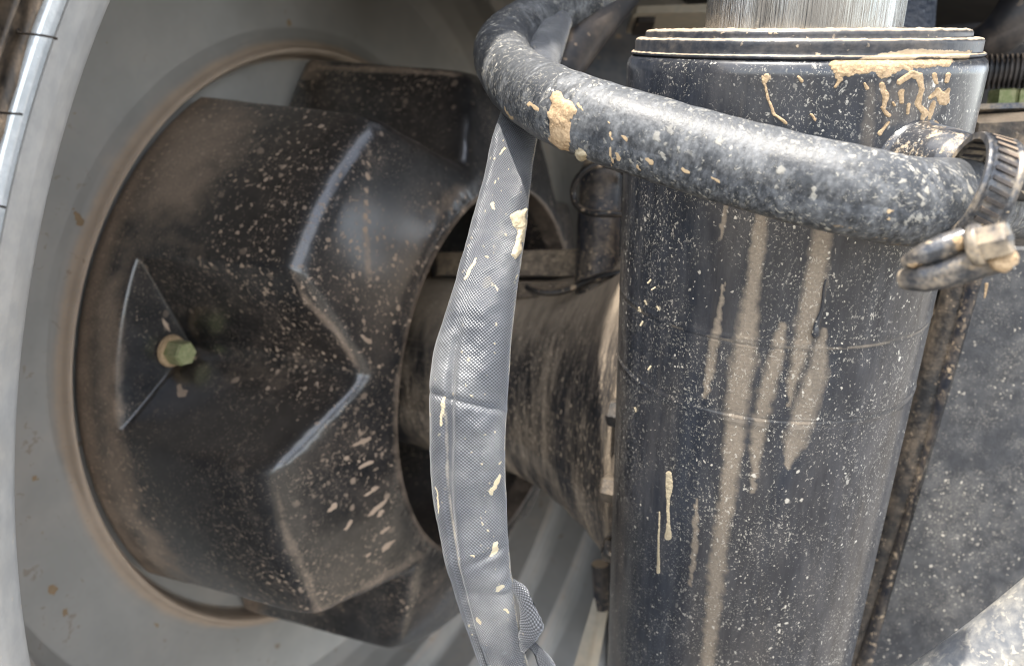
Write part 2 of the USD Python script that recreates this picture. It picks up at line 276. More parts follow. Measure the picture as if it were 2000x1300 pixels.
def m_poly(m, poly, soft=8., jit=9., seed=2, sc=420):
    x, y = PX(m['v']); j = fbm(m['v'] * sc, 4, seed) - .5; k = fbm(m['v'] * sc, 4, seed + 9) - .5
    x, y = x + j * 2 * jit, y + k * 2 * jit; g = shapely.Polygon(poly); o = np.zeros(len(x))
    x0, y0, x1, y1 = g.bounds; i = np.nonzero((x > x0 - soft) & (x < x1 + soft) & (y > y0 - soft) & (y < y1 + soft))[0]
    if len(i):
        pt = shapely.points(x[i], y[i]); d = shapely.distance(pt, g.exterior) * np.where(shapely.contains(g, pt), 1, -1)
        o[i] = np.clip(.5 + d / (2 * soft), 0, 1)
    return o
def patch(m, mask, th, thr=.5):
    """the dirt itself as a thin crust standing on the surface: the faces of m under the mask, lifted"""
    keep = (mask[m['f']] > thr - .08).any(1); f = m['f'][keep]; ids, inv = np.unique(f, return_inverse=True)
    hgt = np.clip((mask[ids] - thr + .08) / (1 - thr), 0, 1) ** .5 * th * (.6 + .8 * fbm(m['v'][ids] * 700, 3, 4)) - .00008
    v = m['v'][ids] + m['n'][ids] * hgt[:, None]; f = inv.reshape(-1, 3)
    fn = np.cross(v[f[:, 1]] - v[f[:, 0]], v[f[:, 2]] - v[f[:, 0]]); n = np.zeros_like(v)
    for c in range(3): np.add.at(n, f[:, c], fn)
    n /= np.maximum(np.linalg.norm(n, axis=1, keepdims=True), 1e-20)
    return dict(v=v, f=f, n=n)

# ------------------------------------------------------------------ setting
WORLD = dict(path='/World', base=np.zeros(3))
gx = np.linspace(-30, 30, 81); gx = np.sign(gx) * np.abs(gx) ** 1.6 / 30 ** .6
gg = np.stack(np.meshgrid(gx, gx, indexing='ij'), -1); gz = (fbm(np.concatenate([gg * 1.3, gg[..., :1] * 0], -1), 4, 3) - .5) * .06
ground = put(WORLD, 'ground', grid(np.concatenate([gg, gz[..., None]], -1)), 'soil')
ground['prim'].SetCustomDataByKey('kind', 'structure'); ground['prim'].SetCustomDataByKey('label', 'dry earth under the tractor')

# ------------------------------------------------------------------ wheel (rim, bead edge, tyre)
WC = W([-.1265137, .5588236, -.0062765]); WN, WU, WV = D([.888129, -.4396804, -.133821]), D([.443671, .8961897, 0]), D([.119929, -.0593725, .9910055])
OFF = .027 * WU + .0144 * WV
def woff(prof):
    return [OFF * np.clip((r - .215) / (.346 - .215), 0, 1) for r, h in prof]
wheel = thing('wheel_with_tyre', 'large grey steel tractor wheel filling the left of the picture, with its black tyre', 'wheel', WC)
prof = fine([(.05, -.018), (.1945, -.018), (.1958, -.012), (.1968, -.0075), (.1985, -.0042), (.2005, -.0042), (.2025, -.0075), (.207, -.0100), (.213, -.0108), (.225, -.011), (.262, -.010), (.272, -.004), (.279, .006), (.284, .020), (.2845, .034), (.291, .040), (.300, .042), (.3025, .046), (.303, .072), (.309, .078), (.319, .080), (.3225, .084), (.323, .108), (.331, .114), (.338, .1155), (.341, .120), (.343, .138), (.3445, .147), (.346, .150)], .0018)
rimm = lathe(prof, WC, WN, WU, WV, 900, off=woff(prof))
pr = np.repeat(np.array(prof)[:, 0], 901)
rd = np.clip(1.6 - np.abs(pr - .1995) / .0055, 0, 1.25)
rd = np.maximum(rd, np.clip(1 - np.abs(pr - .206) / .012, 0, 1) * .4)
for ring in (.2875, .3045, .3255): rd = np.maximum(rd, np.clip(1 - np.abs(pr - ring) / .005, 0, 1) * .55)
rmud = np.zeros(len(pr))
for k, poly in enumerate([[(300, 1215), (312, 1218), (306, 1226)], [(205, 80), (213, 84), (208, 92)], [(78, 1040), (86, 1036), (90, 1046)], [(120, 1190), (130, 1186), (134, 1200), (124, 1204)], [(560, 40), (566, 36), (570, 50), (562, 54)], [(140, 405), (150, 412), (166, 430), (162, 445), (150, 440)], [(92, 1146), (104, 1140), (115, 1148), (106, 1162), (95, 1158)], [(138, 215), (149, 222), (140, 227)], [(60, 930), (70, 926), (76, 935), (64, 940)]]):
    rmud = np.maximum(rmud, m_poly(rimm, poly, 3, 2, k))
put(wheel, 'rim', rimm, 'rim', attrs=dict(dust=rd, mud=rmud))
prof = fine([(.346, .150), (.3468, .1525), (.3485, .1545), (.352, .1575), (.356, .1605), (.3595, .1625), (.362, .1638), (.3625, .1640), (.3632, .1620)], .001)
put(wheel, 'rim_lip', lathe(prof, WC, WN, WU, WV, 360, off=[OFF] * len(prof)), 'lip')
prof = fine([(.3630, .1615), (.3634, .1648), (.3645, .1668), (.3665, .1682), (.3688, .1686), (.3702, .1676), (.3705, .164)], .0007)
put(wheel, 'rim_edge', lathe(prof, WC, WN, WU, WV, 360, off=[OFF] * len(prof)), 'bead', label='bare bright metal edge of the rim')
prof = fine([(.3690, .160), (.3706, .1690), (.3722, .1724), (.3738, .1722), (.3748, .1690), (.3760, .1688), (.3772, .1740), (.3790, .1765), (.3802, .1742), (.3812, .1720), (.3828, .1770), (.3850, .1810), (.3872, .1805), (.3895, .1785), (.392, .183), (.402, .195), (.43, .205), (.475, .17), (.50, .05), (.50, -.2), (.36, -.28)], .002)
tyr = lathe(prof, WC, WN, WU, WV, 420, off=[OFF] * len(prof))
tyr['v'] = tyr['v'] + tyr['n'] * ((fbm(tyr['v'] * 190, 3, 5) - .5) * .0022)[:, None]
tyre = put(wheel, 'tyre', tyr, 'tyre')
def thin(parent, name, pts, r, mat, na=8, n=30, label=None, z=None):
    C = T(*np.asarray(pts, float).T) if z is None else T(np.asarray(pts, float)[:, 0], np.asarray(pts, float)[:, 1], z)
    return put(parent, name, tube(spline(C, n), r, na, up=(.3, .5, .8), caps=True), mat, label=label)
for pts in ([(36, 57, .176), (45, 66, .171), (70, 68, .170), (90, 71, .1715), (107, 76, .176)], [(-6, 217, .174), (10, 221, .170), (25, 222, .170), (42, 224, .174)], [(-14, 398, .176), (-2, 402, .171), (10, 405, .173)]):
    thin(tyre, 'rubber_hair', pts, .00028, 'cable')

# ------------------------------------------------------------------ scalloped wheel weight (a drum with six V notches)
HF, RF, RB, RT, B0 = .112, .184, .1938, .1208, math.radians(15.0)
PHI = math.radians(-1.0)
def build_weight():
    MF = manifold3d.Manifold
    a = np.linspace(0, 2 * math.pi, 241)[:-1]
    pts = []
    for r, h in ((RB - .002, -.012), (RB, -.008), (RB - .0062, .016), (RF + .0005, HF), (.116, .137)):
        pts.append(np.stack([r * np.cos(a), r * np.sin(a), np.full_like(a, h)], 1))
    drum = MF.hull_points(np.vstack(pts))
    hole = MF.cylinder(.4, .1163, .1163, 160).translate([0, 0, -.1])
    core = MF.cylinder(.17, .125, .095, 120).translate([0, 0, -.055])
    drum = drum - hole
    for k in range(6):
        an = math.pi + PHI + k * math.pi / 3
        def V(rt, half, h, R=.24):
            x0 = RF * math.cos(half); y0 = RF * math.sin(half); s = y0 / (x0 - rt); return [(rt, 0, h), (R, (R - rt) * s, h), (R, -(R - rt) * s, h)]
        w = MF.hull_points(np.array(V(.1475, B0 * .80, .019 if k in (0, 3) else -.03) + V(.136, B0, .128) + V(.1335, B0 * 1.02, .165)))
        drum = drum - w.rotate([0, 0, math.degrees(an)])
    drum = drum.refine_to_length(.0032)
    q = drum.to_mesh(); t = trimesh.Trimesh(q.vert_properties[:, :3], q.tri_verts, process=True)
    keep = t.vertices.copy()
    trimesh.smoothing.filter_laplacian(t, lamb=.5, iterations=16, volume_constraint=False)
    r = np.hypot(keep[:, 0], keep[:, 1])                       # the bore and the foot stay crisp
    k = np.clip(np.maximum(np.maximum(1 - np.abs(r - .1163) / .005, 1 - (keep[:, 2] + .012) / .006), (.030 - keep[:, 2]) / .008 * .8), 0, 1)[:, None]
    t.vertices = t.vertices * (1 - k * .8) + keep * k * .8
    return t
wt = build_weight(); L = wt.vertices.copy()
wt.vertices = WC + L[:, :1] * WU + L[:, 1:2] * WV + L[:, 2:] * WN
wt.fix_normals(); wm = dict(v=np.array(wt.vertices), f=np.array(wt.faces), n=np.array(wt.vertex_normals))
weight = thing('wheel_weight', 'black scalloped iron wheel weight with V notches, bolted inside the grey wheel', 'wheel weight', WC)
lr, lh = np.hypot(L[:, 0], L[:, 1]), L[:, 2]
dst = np.clip(1 - (lh + .004) / .020, 0, 1) * .85 * (lr > .18)
dst = np.maximum(dst, m_poly(wm, [(300, 200), (460, 190), (520, 240), (440, 330), (380, 420), (240, 440)], 60, 30, 3, 60) * .95)
dst = np.maximum(dst, m_poly(wm, [(170, 560), (240, 520), (240, 860), (280, 1000), (380, 1130), (300, 1120), (200, 950)], 22, 14, 7, 90) * .8)
dst = np.maximum(dst, m_poly(wm, [(390, 700), (560, 640), (640, 700), (560, 800), (420, 790)], 50, 25, 8, 60) * .42)
dst = np.maximum(dst, m_poly(wm, [(200, 420), (330, 430), (420, 470), (420, 520), (280, 510), (210, 620)], 40, 20, 5, 60) * .5)
dst = np.maximum(dst, m_line(wm, [(570, 525, 10), (600, 590, 16), (660, 650, 18), (700, 720, 10)], .8, 3, 2) * .7)
dst = np.maximum(dst, m_line(wm, [(535, 940, 10), (560, 1040, 20), (600, 1130, 26), (620, 1195, 22)], .9, 4, 4) * .5)
dst = np.maximum(dst, m_line(wm, [(625, 1195, 22), (720, 1140, 22), (820, 1090, 34)], .9, 4, 4) * .5)
dst = np.maximum(dst, m_line(wm, [(860, 410, 40), (900, 370, 40)], .9, 4, 6) * .6)
dst = np.maximum(dst, m_line(wm, [(600, 132, 10), (760, 136, 16), (900, 146, 10)], .6, 6, 3) * .9)
dst = np.maximum(dst, m_line(wm, [(722, 290, 5), (713, 420, 9), (720, 540, 14)], .8, 6, 3) * .8)
dst = np.maximum(dst, np.clip(1 - np.abs(lr - .1175) / .004, 0, 1) * (lh > .12) * .8)
dst = np.maximum(dst, m_poly(wm, [(800, 1060), (900, 1080), (900, 1160), (820, 1230), (700, 1200)], 50, 15, 5, 80) * .3)
cln = np.zeros(len(lr))
for s in ([(735, 225, 30), (700, 245, 36), (640, 340, 40), (592, 450, 40), (572, 525, 34)], [(700, 725, 24), (665, 790, 36), (590, 870, 38), (532, 925, 30)], [(912, 150, 24), (915, 220, 34), (912, 330, 30)], [(272, 530, 8), (258, 600, 10), (246, 700, 10), (248, 800, 10), (256, 832, 8)], [(258, 832, 6), (320, 760, 8), (372, 700, 6)]):
    cln = np.maximum(cln, m_line(wm, [(a_, b_, c_ * 1.5) for a_, b_, c_ in s], 1.0, 3, 4) * .8)
cln = np.maximum(cln, m_poly(wm, [(276, 540), (362, 640), (368, 700), (262, 822), (254, 700)], 6, 2, 3) * .2)
#dst = np.maximum(dst, m_poly(wm, [(450, 150), (520, 110), (600, 120), (590, 196), (440, 190)], 16, 8, 3, 60) * .8)
wmd = np.zeros(len(lr))
for i, s in enumerate([[(692, 868, 5), (722, 856, 8)], [(701, 914, 4), (727, 899, 7)], [(714, 966, 4), (735, 951, 9)], [(724, 1003, 8), (738, 990, 9), (752, 978, 6)], [(736, 1010, 4), (746, 1000, 8)], [(736, 1046, 3), (756, 1032, 7)], [(746, 1074, 6), (758, 1064, 11), (768, 1056, 5)], [(716, 1108, 4), (722, 1078, 3)], [(640, 1000, 5), (655, 985, 9)], [(672, 1040, 3), (690, 1010, 6)], [(705, 655, 5), (722, 668, 10)], [(720, 300, 3), (712, 480, 4)], [(350, 768, 12), (358, 766, 14)], [(372, 690, 6), (384, 700, 6)], [(320, 622, 6), (325, 640, 9)], [(340, 760, 7), (352, 752, 9)]]):
    wmd = np.maximum(wmd, m_line(wm, s, .5, i, 2))
put(weight, 'casting', wm, 'casting', attrs=dict(dust=dst, mud=wmd, clean=cln))
bc = WC + .0195 * WN - .1605 * WU - .0005 * WV
wsh = put(weight, 'washer', lathe([(.002, .0004), (.0088, .0004), (.0088, .0004), (.0084, .0018), (.0076, .0021), (.002, .0024)], bc, WN, WU, WV, 40), 'mud')
put(wsh, 'bolt', prism_hex(bc + .0022 * WN, WN, .0068, .0100), 'zinc', label='greenish zinc hexagon bolt head')

# ------------------------------------------------------------------ axle housing
axle = thing('axle_housing', 'dirty black axle housing flaring out between the wheel weight and the cylinder', 'axle', WC + .1 * WN)
prof = fine([(.030, .02), (.058, .02), (.060, .05), (.0605, .14), (.0615, .155), (.064, .17), (.0685, .185), (.076, .202), (.086, .220), (.099, .238), (.115, .255), (.124, .262), (.124, .262), (.126, .266), (.126, .29), (.10, .30)], .0015)
ax = lathe(prof, WC, WN, WU, WV, 260)
ax['v'] = ax['v'] + ax['n'] * ((fbm(ax['v'] * 120, 3, 8) - .5) * .0012)[:, None]
pa = np.array(prof); adust = np.repeat(np.clip(1 - np.abs(pa[:, 1] - .15) / .06, 0, 1) * .5, 261)
put(axle, 'housing', ax, 'axle', attrs=dict(dust=adust))
for a in (-128, -146, -164, 178):
    a = math.radians(a); put(axle, 'flange_bolt', prism_hex(WC + .2585 * WN + .114 * (math.cos(a) * WU + math.sin(a) * WV), -WN, .0065, .010), 'rib')
put(axle, 'top_lug', slab([(840, 492), (1140, 484), (1150, 542), (840, 540)], [.49, .455, .447, .48], .05, .006), 'bracket', smooth=40)
put(axle, 'rib', slab([(1000, 548), (1180, 548), (1180, 586), (1000, 584)], [.452, .437, .432, .447], .05, .005), 'rust', smooth=40)
C = spline(T(np.array([1176, 1172, 1168, 1166]), np.array([306, 380, 480, 640]), np.array([.432, .432, .428, .425])), 40)
put(axle, 'post', tube(C, np.interp(np.linspace(0, 1, 40), [0, .03, .08, 1], [.004, .0095, .0118, .0122]), 40, caps=True), 'bracket')
put(axle, 'added_shade_block', hull(T(np.array([690, 1290, 690, 1290]), -30., np.array([.40, .39, .56, .52])), T(np.array([690, 1290, 690, 1290]), -260., np.array([.40, .39, .52, .50]))), 'dark', smooth=40)  # unseen block, added above the view to shade the rim top
cb = thing('cable_loop', 'thin black cable looped round the post above the axle', 'cable', T(1150, 380, .42))
thin(cb, 'loop', [(1225, 352, .425), (1185, 322, .405), (1150, 328, .402), (1126, 352, .405), (1119, 380, .408), (1130, 405, .405), (1160, 417, .400), (1230, 422, .405)], .0018, 'cable', 12, 60)
thin(cb, 'tail', [(1030, 560, .425), (1060, 571, .420), (1100, 568, .418), (1140, 552, .414), (1180, 538, .408), (1230, 532, .404)], .0019, 'cable', 12, 60)

# ------------------------------------------------------------------ hydraulic cylinder
tl = math.radians(21.5); cd = np.array([.0032, math.sin(tl), -math.cos(tl)]); cd /= np.linalg.norm(cd)
ca = D(-cd); ctop = W([.096, .26, (650 - 130) / 1500 * .26])
c1 = np.cross(ca, D([0, 1, 0])); c1 /= np.linalg.norm(c1); c2 = np.cross(ca, c1)
cyl = thing('hydraulic_cylinder', 'big black steering cylinder with a dusty cap and bright chrome rod', 'hydraulic cylinder', ctop - ca * .26)
RTOP, RBOT = .0566, .0521
def cr(h): return RTOP + (RBOT - RTOP) * (-h / .26)
def ring_h(py):                                               # axial place whose front line meets the photograph's row
    hs = np.linspace(0, -.26, 400); q = [PX(ctop + ca * h + cr(h) * max((s for s in (c2, -c2)), key=lambda s: -s @ D([0, 1, 0])))[1] for h in hs]
    return float(np.interp(py, q, hs))
h1, h2 = ring_h(681), ring_h(822)
prof = [(RTOP - .004, .0040), (RTOP - .0016, .0036), (RTOP - .0006, .0026), (RTOP, .0008)]
hh = np.linspace(-.0005, -.33, 560)
prof += [(cr(h) - .00028 * math.exp(-((h - h1) / .00045) ** 2) + .00018 * math.exp(-((h - h1 - .0013) / .0007) ** 2) - .00022 * math.exp(-((h - h2) / .0004) ** 2) + .0003 * math.exp(-((h - h2 + .0014) / .0009) ** 2), h) for h in hh]
bar = lathe(prof, ctop, ca, c1, c2, 420)
bar['uv'] = bar['uv'] * [1, 1]
ph = np.repeat(np.array(prof)[:, 1], 421)
bx, by = PX(bar['v']); vis = facing(bar)
mud = np.zeros(len(ph)); dust = np.zeros(len(ph))
for i, s in enumerate([
    [(1490, 415, 22), (1470, 575, 30), (1452, 700, 42), (1440, 790, 40), (1430, 900, 30), (1402, 1100, 28), (1385, 1300, 26)],
    [(1414, 555, 6), (1405, 625, 14), (1390, 700, 18), (1381, 775, 8)],
    [(1608, 460, 36), (1590, 560, 36), (1572, 640, 34), (1550, 750, 20), (1542, 790, 6)],
    [(1528, 635, 16), (1512, 700, 26), (1496, 770, 28), (1478, 870, 24), (1468, 960, 8)],
    [(1612, 645, 10), (1595, 720, 34), (1575, 800, 40), (1555, 860, 36), (1540, 910, 10)],
    [(1362, 975, 4), (1356, 1060, 12), (1349, 1140, 5)], [(1420, 350, 6), (1414, 430, 10), (1408, 470, 4)]]):
    s = [(a_ + random.uniform(-3, 3), b_, c_ * 1.2) for a_, b_, c_ in s]; dust = np.maximum(dust, m_line(bar, s, .6, i, 5) * .95)
dust = np.maximum(dust, m_line(bar, [(1702, 170, 26), (1692, 290, 34)], .6, 3, 5) * .55)
mud = np.maximum(mud, m_poly(bar, [(1625, 118), (1700, 104), (1780, 100), (1868, 112), (1862, 128), (1790, 133), (1750, 142), (1735, 152), (1700, 142), (1668, 146), (1640, 152), (1620, 140)], 5, 6, 4))
mud = np.maximum(mud, m_poly(bar, [(1490, 142), (1510, 140), (1506, 158), (1492, 168)], 3, 2, 4))
mud = np.maximum(mud, np.clip(1 - np.abs(ph - .003) / .0025, 0, 1) * .62)
mud *= vis
dust = np.maximum(dust, m_poly(bar, [(1710, 150), (1860, 140), (1850, 220), (1800, 260), (1710, 260)], 20, 25, 3) * .45 * vis)
dust = np.maximum(dust, np.exp(-((ph - h1) / .0006) ** 2) * .75 * (fbm(bar['v'] * 90, 3, 2) > .42))
lx = np.clip((1268 - bx) / 60, 0, 1); dust = np.maximum(dust, lx * .45)  # paler band along the barrel's left edge, full length
brl = put(cyl, 'barrel', bar, 'barrel', attrs=dict(mud=mud * .55, dust=dust))
def pieces(m, mask, th, thr, parent, name, mat, least=60, most=24):
    """each separate crust of dirt as a mesh of its own"""
    q = patch(m, mask, th, thr)
    lab = trimesh.graph.connected_component_labels(np.vstack([q['f'][:, :2], q['f'][:, 1:]]), node_count=len(q['v']))
    ids, cnt = np.unique(lab[q['f'][:, 0]], return_counts=True)
    for k in ids[np.argsort(-cnt)][:most]:
        f = q['f'][lab[q['f'][:, 0]] == k]
        if len(f) < least: break
        u_, inv = np.unique(f, return_inverse=True)
        put(parent, name, dict(v=q['v'][u_], n=q['n'][u_], f=inv.reshape(-1, 3)), mat)
def local_barrel(x0, x1, y0, y1):                             # a finely meshed copy of a small window of the barrel surface, to shape crusts on
    k = np.nonzero(vis & (bx > x0) & (bx < x1) & (by > y0) & (by < y1))[0]
    q = bar['v'][k] - ctop; aa = np.arctan2(q @ c2, q @ c1); aa = np.where(aa < 0, aa + 2 * math.pi, aa) if np.ptp(aa) > 4 else aa; hs = q @ ca
    hl = np.linspace(hs.max(), hs.min(), 420)
    return lathe([(float(np.interp(h, [-.001, .0008, .0026, .0036, .0040], [cr(-.001), RTOP, RTOP - .0006, RTOP - .0016, RTOP - .004])) if h > -.001 else cr(h), h) for h in hl], ctop, ca, c1, c2, 620, aa.min(), aa.max())
fb = local_barrel(1470, 1880, 90, 300)
cm = np.zeros(len(fb['v']))
for i, s in enumerate([
    [(1722, 165, 10), (1730, 185, 13), (1727, 212, 7)], [(1722, 212, 5), (1737, 226, 7)], [(1735, 240, 5), (1718, 262, 8)],
    [(1757, 160, 10), (1780, 144, 12), (1796, 150, 13), (1800, 172, 9), (1793, 205, 11), (1808, 222, 12), (1800, 238, 5)],
    [(1826, 146, 9), (1830, 162, 7)], [(1852, 146, 9), (1850, 160, 7)], [(1818, 192, 7), (1832, 178, 12), (1842, 195, 20), (1852, 176, 7)], [(1824, 200, 7), (1815, 230, 7)],
    [(1770, 258, 8), (1800, 246, 12), (1826, 244, 14)], [(1760, 180, 11), (1762, 200, 8)], [(1490, 150, 4), (1500, 190, 5), (1512, 225, 6), (1535, 240, 5)], [(1640, 155, 10), (1632, 170, 5)], [(1498, 150, 10), (1494, 160, 7)],
    [(1745, 200, 4), (1748, 206, 5)], [(1775, 205, 6), (1772, 222, 5)], [(1690, 165, 5), (1694, 172, 6)], [(1560, 150, 5), (1566, 158, 6)], [(1585, 225, 5), (1592, 235, 4)]]):
    cm = np.maximum(cm, m_line(fb, s, .6, i, 2.2))
cm = np.maximum(cm, m_poly(fb, [(1628, 116), (1700, 108), (1780, 106), (1862, 114), (1860, 126), (1800, 131), (1755, 140), (1735, 150), (1700, 140), (1668, 144), (1640, 150), (1622, 136)], 7, 10, 4, 500))
cm = cm + (fbm(fb['v'] * 900, 4, 12) - .5) * .5 * (cm > .02)
pieces(fb, cm, .00045, .45, brl, 'mud_patch', 'mud')
fb = local_barrel(1270, 1330, 900, 1130); cm = np.zeros(len(fb['v']))
for i, s in enumerate([[(1306, 925, 9), (1307, 950, 12), (1305, 975, 5), (1305, 1020, 5), (1305, 1048, 11)], [(1288, 1000, 2.5), (1286, 1070, 3.5), (1286, 1116, 6)]]): cm = np.maximum(cm, m_line(fb, s, .7, i, 1.))
pieces(fb, cm, .00025, .36, brl, 'pale_drip', 'palemud', 60, 4)
prof = fine([(.0500, .0030), (.0545, .0038), (.0552, .0042), (.0553, .0047), (.0543, .0050), (.0541, .0053), (.0541, .0082), (.0538, .0088), (.0530, .0090), (.0512, .0091), (.0508, .0094), (.0507, .0108), (.0502, .0114), (.0490, .0116), (.030, .0118)], .0006)
cap = lathe(prof, ctop, ca, c1, c2, 420)
cap['v'] = cap['v'] + cap['n'] * (np.clip(fbm(cap['v'] * 420, 3, 3) - .5, 0, 1) * .0016 * np.clip(cap['n'] @ ca, 0, 1))[:, None]
cmud = m_poly(cap, [(1690, 112), (1780, 96), (1900, 100), (1890, 118), (1800, 110), (1740, 130), (1640, 130)], 5, 4, 4)
put(cyl, 'cap', cap, 'cap', attrs=dict(mud=cmud))
put(cyl, 'rod', lathe([(.0310, .008), (.0310, .30)], ctop - c1 * .0 , ca, c1, c2, 160), 'chrome', label='polished chrome piston rod')
# the welded port boss and the stub the hose is pushed on to
def front(px, py, lift):                                      # a point on the barrel at photograph place (px, py), lifted outwards
    k = np.nonzero(vis)[0]; i = k[((bx[k] - px) ** 2 + (by[k] - py) ** 2).argmin()]; return bar['v'][i] + bar['n'][i] * lift, bar['n'][i]
p0, n0 = front(1785, 330, 0)
e0 = np.cross(n0, ca); e0 /= np.linalg.norm(e0)
prof = [(.0001, .0205), (.003, .0202), (.006, .0192), (.0085, .0172), (.0100, .0145), (.0108, .0105), (.0112, .005), (.0116, .001), (.013, -.002)]
bos = lathe(fine(prof, .0006), p0 + ca * .002, n0, e0, np.cross(n0, e0), 60)
put(cyl, 'port_boss', bos, 'barrel', attrs=dict(mud=(fbm(bos['v'] * 160, 3, 6) - .2) * 1.1))
# a run of paint that dried as a drop, and chips of chaff stuck on the barrel
dp = [front(x, y, l)[0] for x, y, l in ((1614, 545, .0002), (1606, 580, .0003), (1600, 610, .0004), (1592, 635, .0006), (1588, 650, .0009), (1587, 659, .0004))]
put(brl, 'paint_run', tube(spline(dp, 40), np.interp(np.linspace(0, 1, 40), [0, .5, .8, .93, 1], [.0003, .0005, .0009, .0012, .0004]), 14, caps=True), 'barrel')
for x, y, a in ((1271, 548, -.9), (1279, 563, -.6), (1262, 590, 1.1), (1252, 608, .4), (1254, 631, -1.1), (1271, 716, -1.0), (1288, 602, 1.0), (1242, 800, 1.3), (1250, 604, 1.2)):
    p, nn = front(x, y, .0003); t_ = math.cos(a) * c1 + math.sin(a) * ca; s_ = np.cross(nn, t_)
    put(brl, 'chaff', hull([p + i * t_ * .0009 + j * s_ * .00028 + k * nn * .0003 for i in (-1, 1) for j in (-1, 1) for k in (-1, 1)]), 'palemud')

# ------------------------------------------------------------------ rubber hose
HD = .022
hp = [(2120, 392, 142), (2010, 390, 150), (1930, 390, 158), (1850, 394, 167), (1770, 393, 173), (1690, 379, 175), (1500, 335, 168), (1300, 279, 160), (1150, 231, 152), (1060, 192, 140), (1004, 150, 124), (981, 108, 112), (1000, 70, 102), (1060, 33, 97), (1135, -2, 94), (1230, -42, 90), (1360, -95, 86)]
hp = np.array(hp, float); hz = FPX * HD / hp[:, 2]
HC = spline(T(hp[:, 0], hp[:, 1], hz), 700)
hose = thing('rubber_hose', 'thick black rubber hose with mud on it, bending in a tight loop before the cylinder', 'hose', HC[300])
hos = tube(HC, HD / 2, 150)
k_ = np.repeat(np.linspace(0, 1, 700), 151)
hos['v'] = hos['v'] + hos['n'] * (((fbm(hos['v'] * 150, 3, 2) - .5) * .0007) + .00016 * np.sin(k_ * 900) * np.exp(-((k_ - .66) / .09) ** 2))[:, None]
mud = np.zeros(len(k_)); hv = facing(hos)
for i, s in enumerate([[(1034, 204, 9), (1046, 213, 8)], [(1190, 235, 2.5), (1195, 320, 3)], [(1206, 302, 7), (1212, 310, 9)], [(1262, 312, 6), (1272, 318, 8)], [(1332, 333, 6), (1345, 338, 7)], [(988, 214, 4), (1000, 232, 4)], [(1215, 264, 7), (1222, 272, 6)], [(1745, 405, 5), (1735, 425, 6)], [(1130, 205, 4), (1136, 215, 4)], [(1245, 322, 5), (1252, 330, 5)], [(1390, 350, 5), (1402, 356, 5)]]):
    mud = np.maximum(mud, m_line(hos, s, .5, i, 6))
mud = np.maximum(mud, m_poly(hos, [(1500, 400), (1640, 425), (1780, 470), (1840, 470), (1780, 500), (1640, 455)], 14, 14, 3) * .42)
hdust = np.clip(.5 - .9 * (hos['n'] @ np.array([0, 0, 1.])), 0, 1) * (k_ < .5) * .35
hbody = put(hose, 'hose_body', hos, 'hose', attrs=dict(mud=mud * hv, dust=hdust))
mk = m_poly(hos, [(1080, 182), (1094, 178), (1102, 195), (1118, 200), (1124, 215), (1112, 232), (1110, 262), (1108, 292), (1094, 290), (1074, 274), (1076, 240), (1070, 222), (1078, 205)], 6, 5, 7) * hv
put(hbody, 'mud_patch', patch(hos, mk, .0009), 'mud', label='thick orange mud splash on the hose bend')
mk = m_poly(hos, [(1132, 288), (1144, 300), (1140, 318), (1128, 312), (1126, 300)], 5, 4, 5) * hv
put(hbody, 'mud_patch', patch(hos, mk, .001), 'palemud')

# ------------------------------------------------------------------ worm drive hose clamp at the right edge
CC = T(1904, 372, .187); tx = HC[40] - HC[0]; tx = HC[90] - HC[60]; tx /= np.linalg.norm(tx)
view = CC - np.array([0, 0, CAMZ]); view /= np.linalg.norm(view)
tx = D([.95, -.10, -.28]); tx /= np.linalg.norm(tx)            # the band sits turned a little towards the camera
cu = np.cross(tx, [0, 0, 1.]); cu /= np.linalg.norm(cu); cv = np.cross(cu, tx)
clamp = thing('hose_clamp', 'steel worm drive clamp with a slotted band on the right end of the hose', 'hose clamp', CC)
rb = .0128
prof = [(rb - .0012, -.0040), (rb + .0004, -.0042), (rb + .0004, -.0042), (rb + .0007, -.0033), (rb + .0002, -.003), (rb + .0002, .003), (rb + .0007, .0033), (rb + .0004, .0042), (rb + .0004, .0042), (rb - .0012, .0040)]
band = put(clamp, 'band', lathe(fine(prof, .0006), CC, tx, cu, cv, 200), 'clampdark')
for i in range(34):
    a = i * 2 * math.pi / 34; rr = (math.cos(a) * cu + math.sin(a) * cv); tt = np.cross(tx, rr); o = CC + rr * (rb + .0004)
    put(band, 'worm_slot', hull([o + x * (tx * .0022 + tt * .0005) + y * tt * .00045 + z * rr * .0003 for x in (-1, 1) for y in (-1, 1) for z in (-1, 1)]), 'dark')
zc = .158
def rbar(pts, r, mat, name, parent, n=40, sh=None, label=None):
    pts = np.asarray(pts, float); C = spline(T(pts[:, 0], pts[:, 1], pts[:, 2]), n)
    rr = np.interp(np.linspace(0, 1, n), np.linspace(0, 1, len(r)), r)
    return put(parent, name, tube(C, rr, 36, up=(.2, .4, .9), caps=True), mat, label=label)
hsg = rbar([(1764, 545, .166), (1800, 540, .163), (1860, 524, .160), (1920, 505, .157), (1975, 492, .154)], [.0022, .0034, .0037, .0038, .0038, .0036], 'clampdark', 'worm_housing', clamp)
rbar([(1768, 512, .163), (1800, 498, .160), (1850, 478, .158), (1885, 462, .157)], [.0012, .0022, .0026, .0022], 'clampdark', 'band_end', clamp)
sx = T(1990, 462, .148) - T(1896, 482, .154); sx /= np.linalg.norm(sx)
s0 = T(1892, 481, .1545)
sv_ = np.cross(sx, [0, 0, 1.]); sv_ /= np.linalg.norm(sv_)
prof = [(.0001, 0), (.0030, 0), (.0040, .0004), (.0043, .001), (.0043, .0020), (.0040, .0025), (.0034, .0027), (.0001, .0027)]
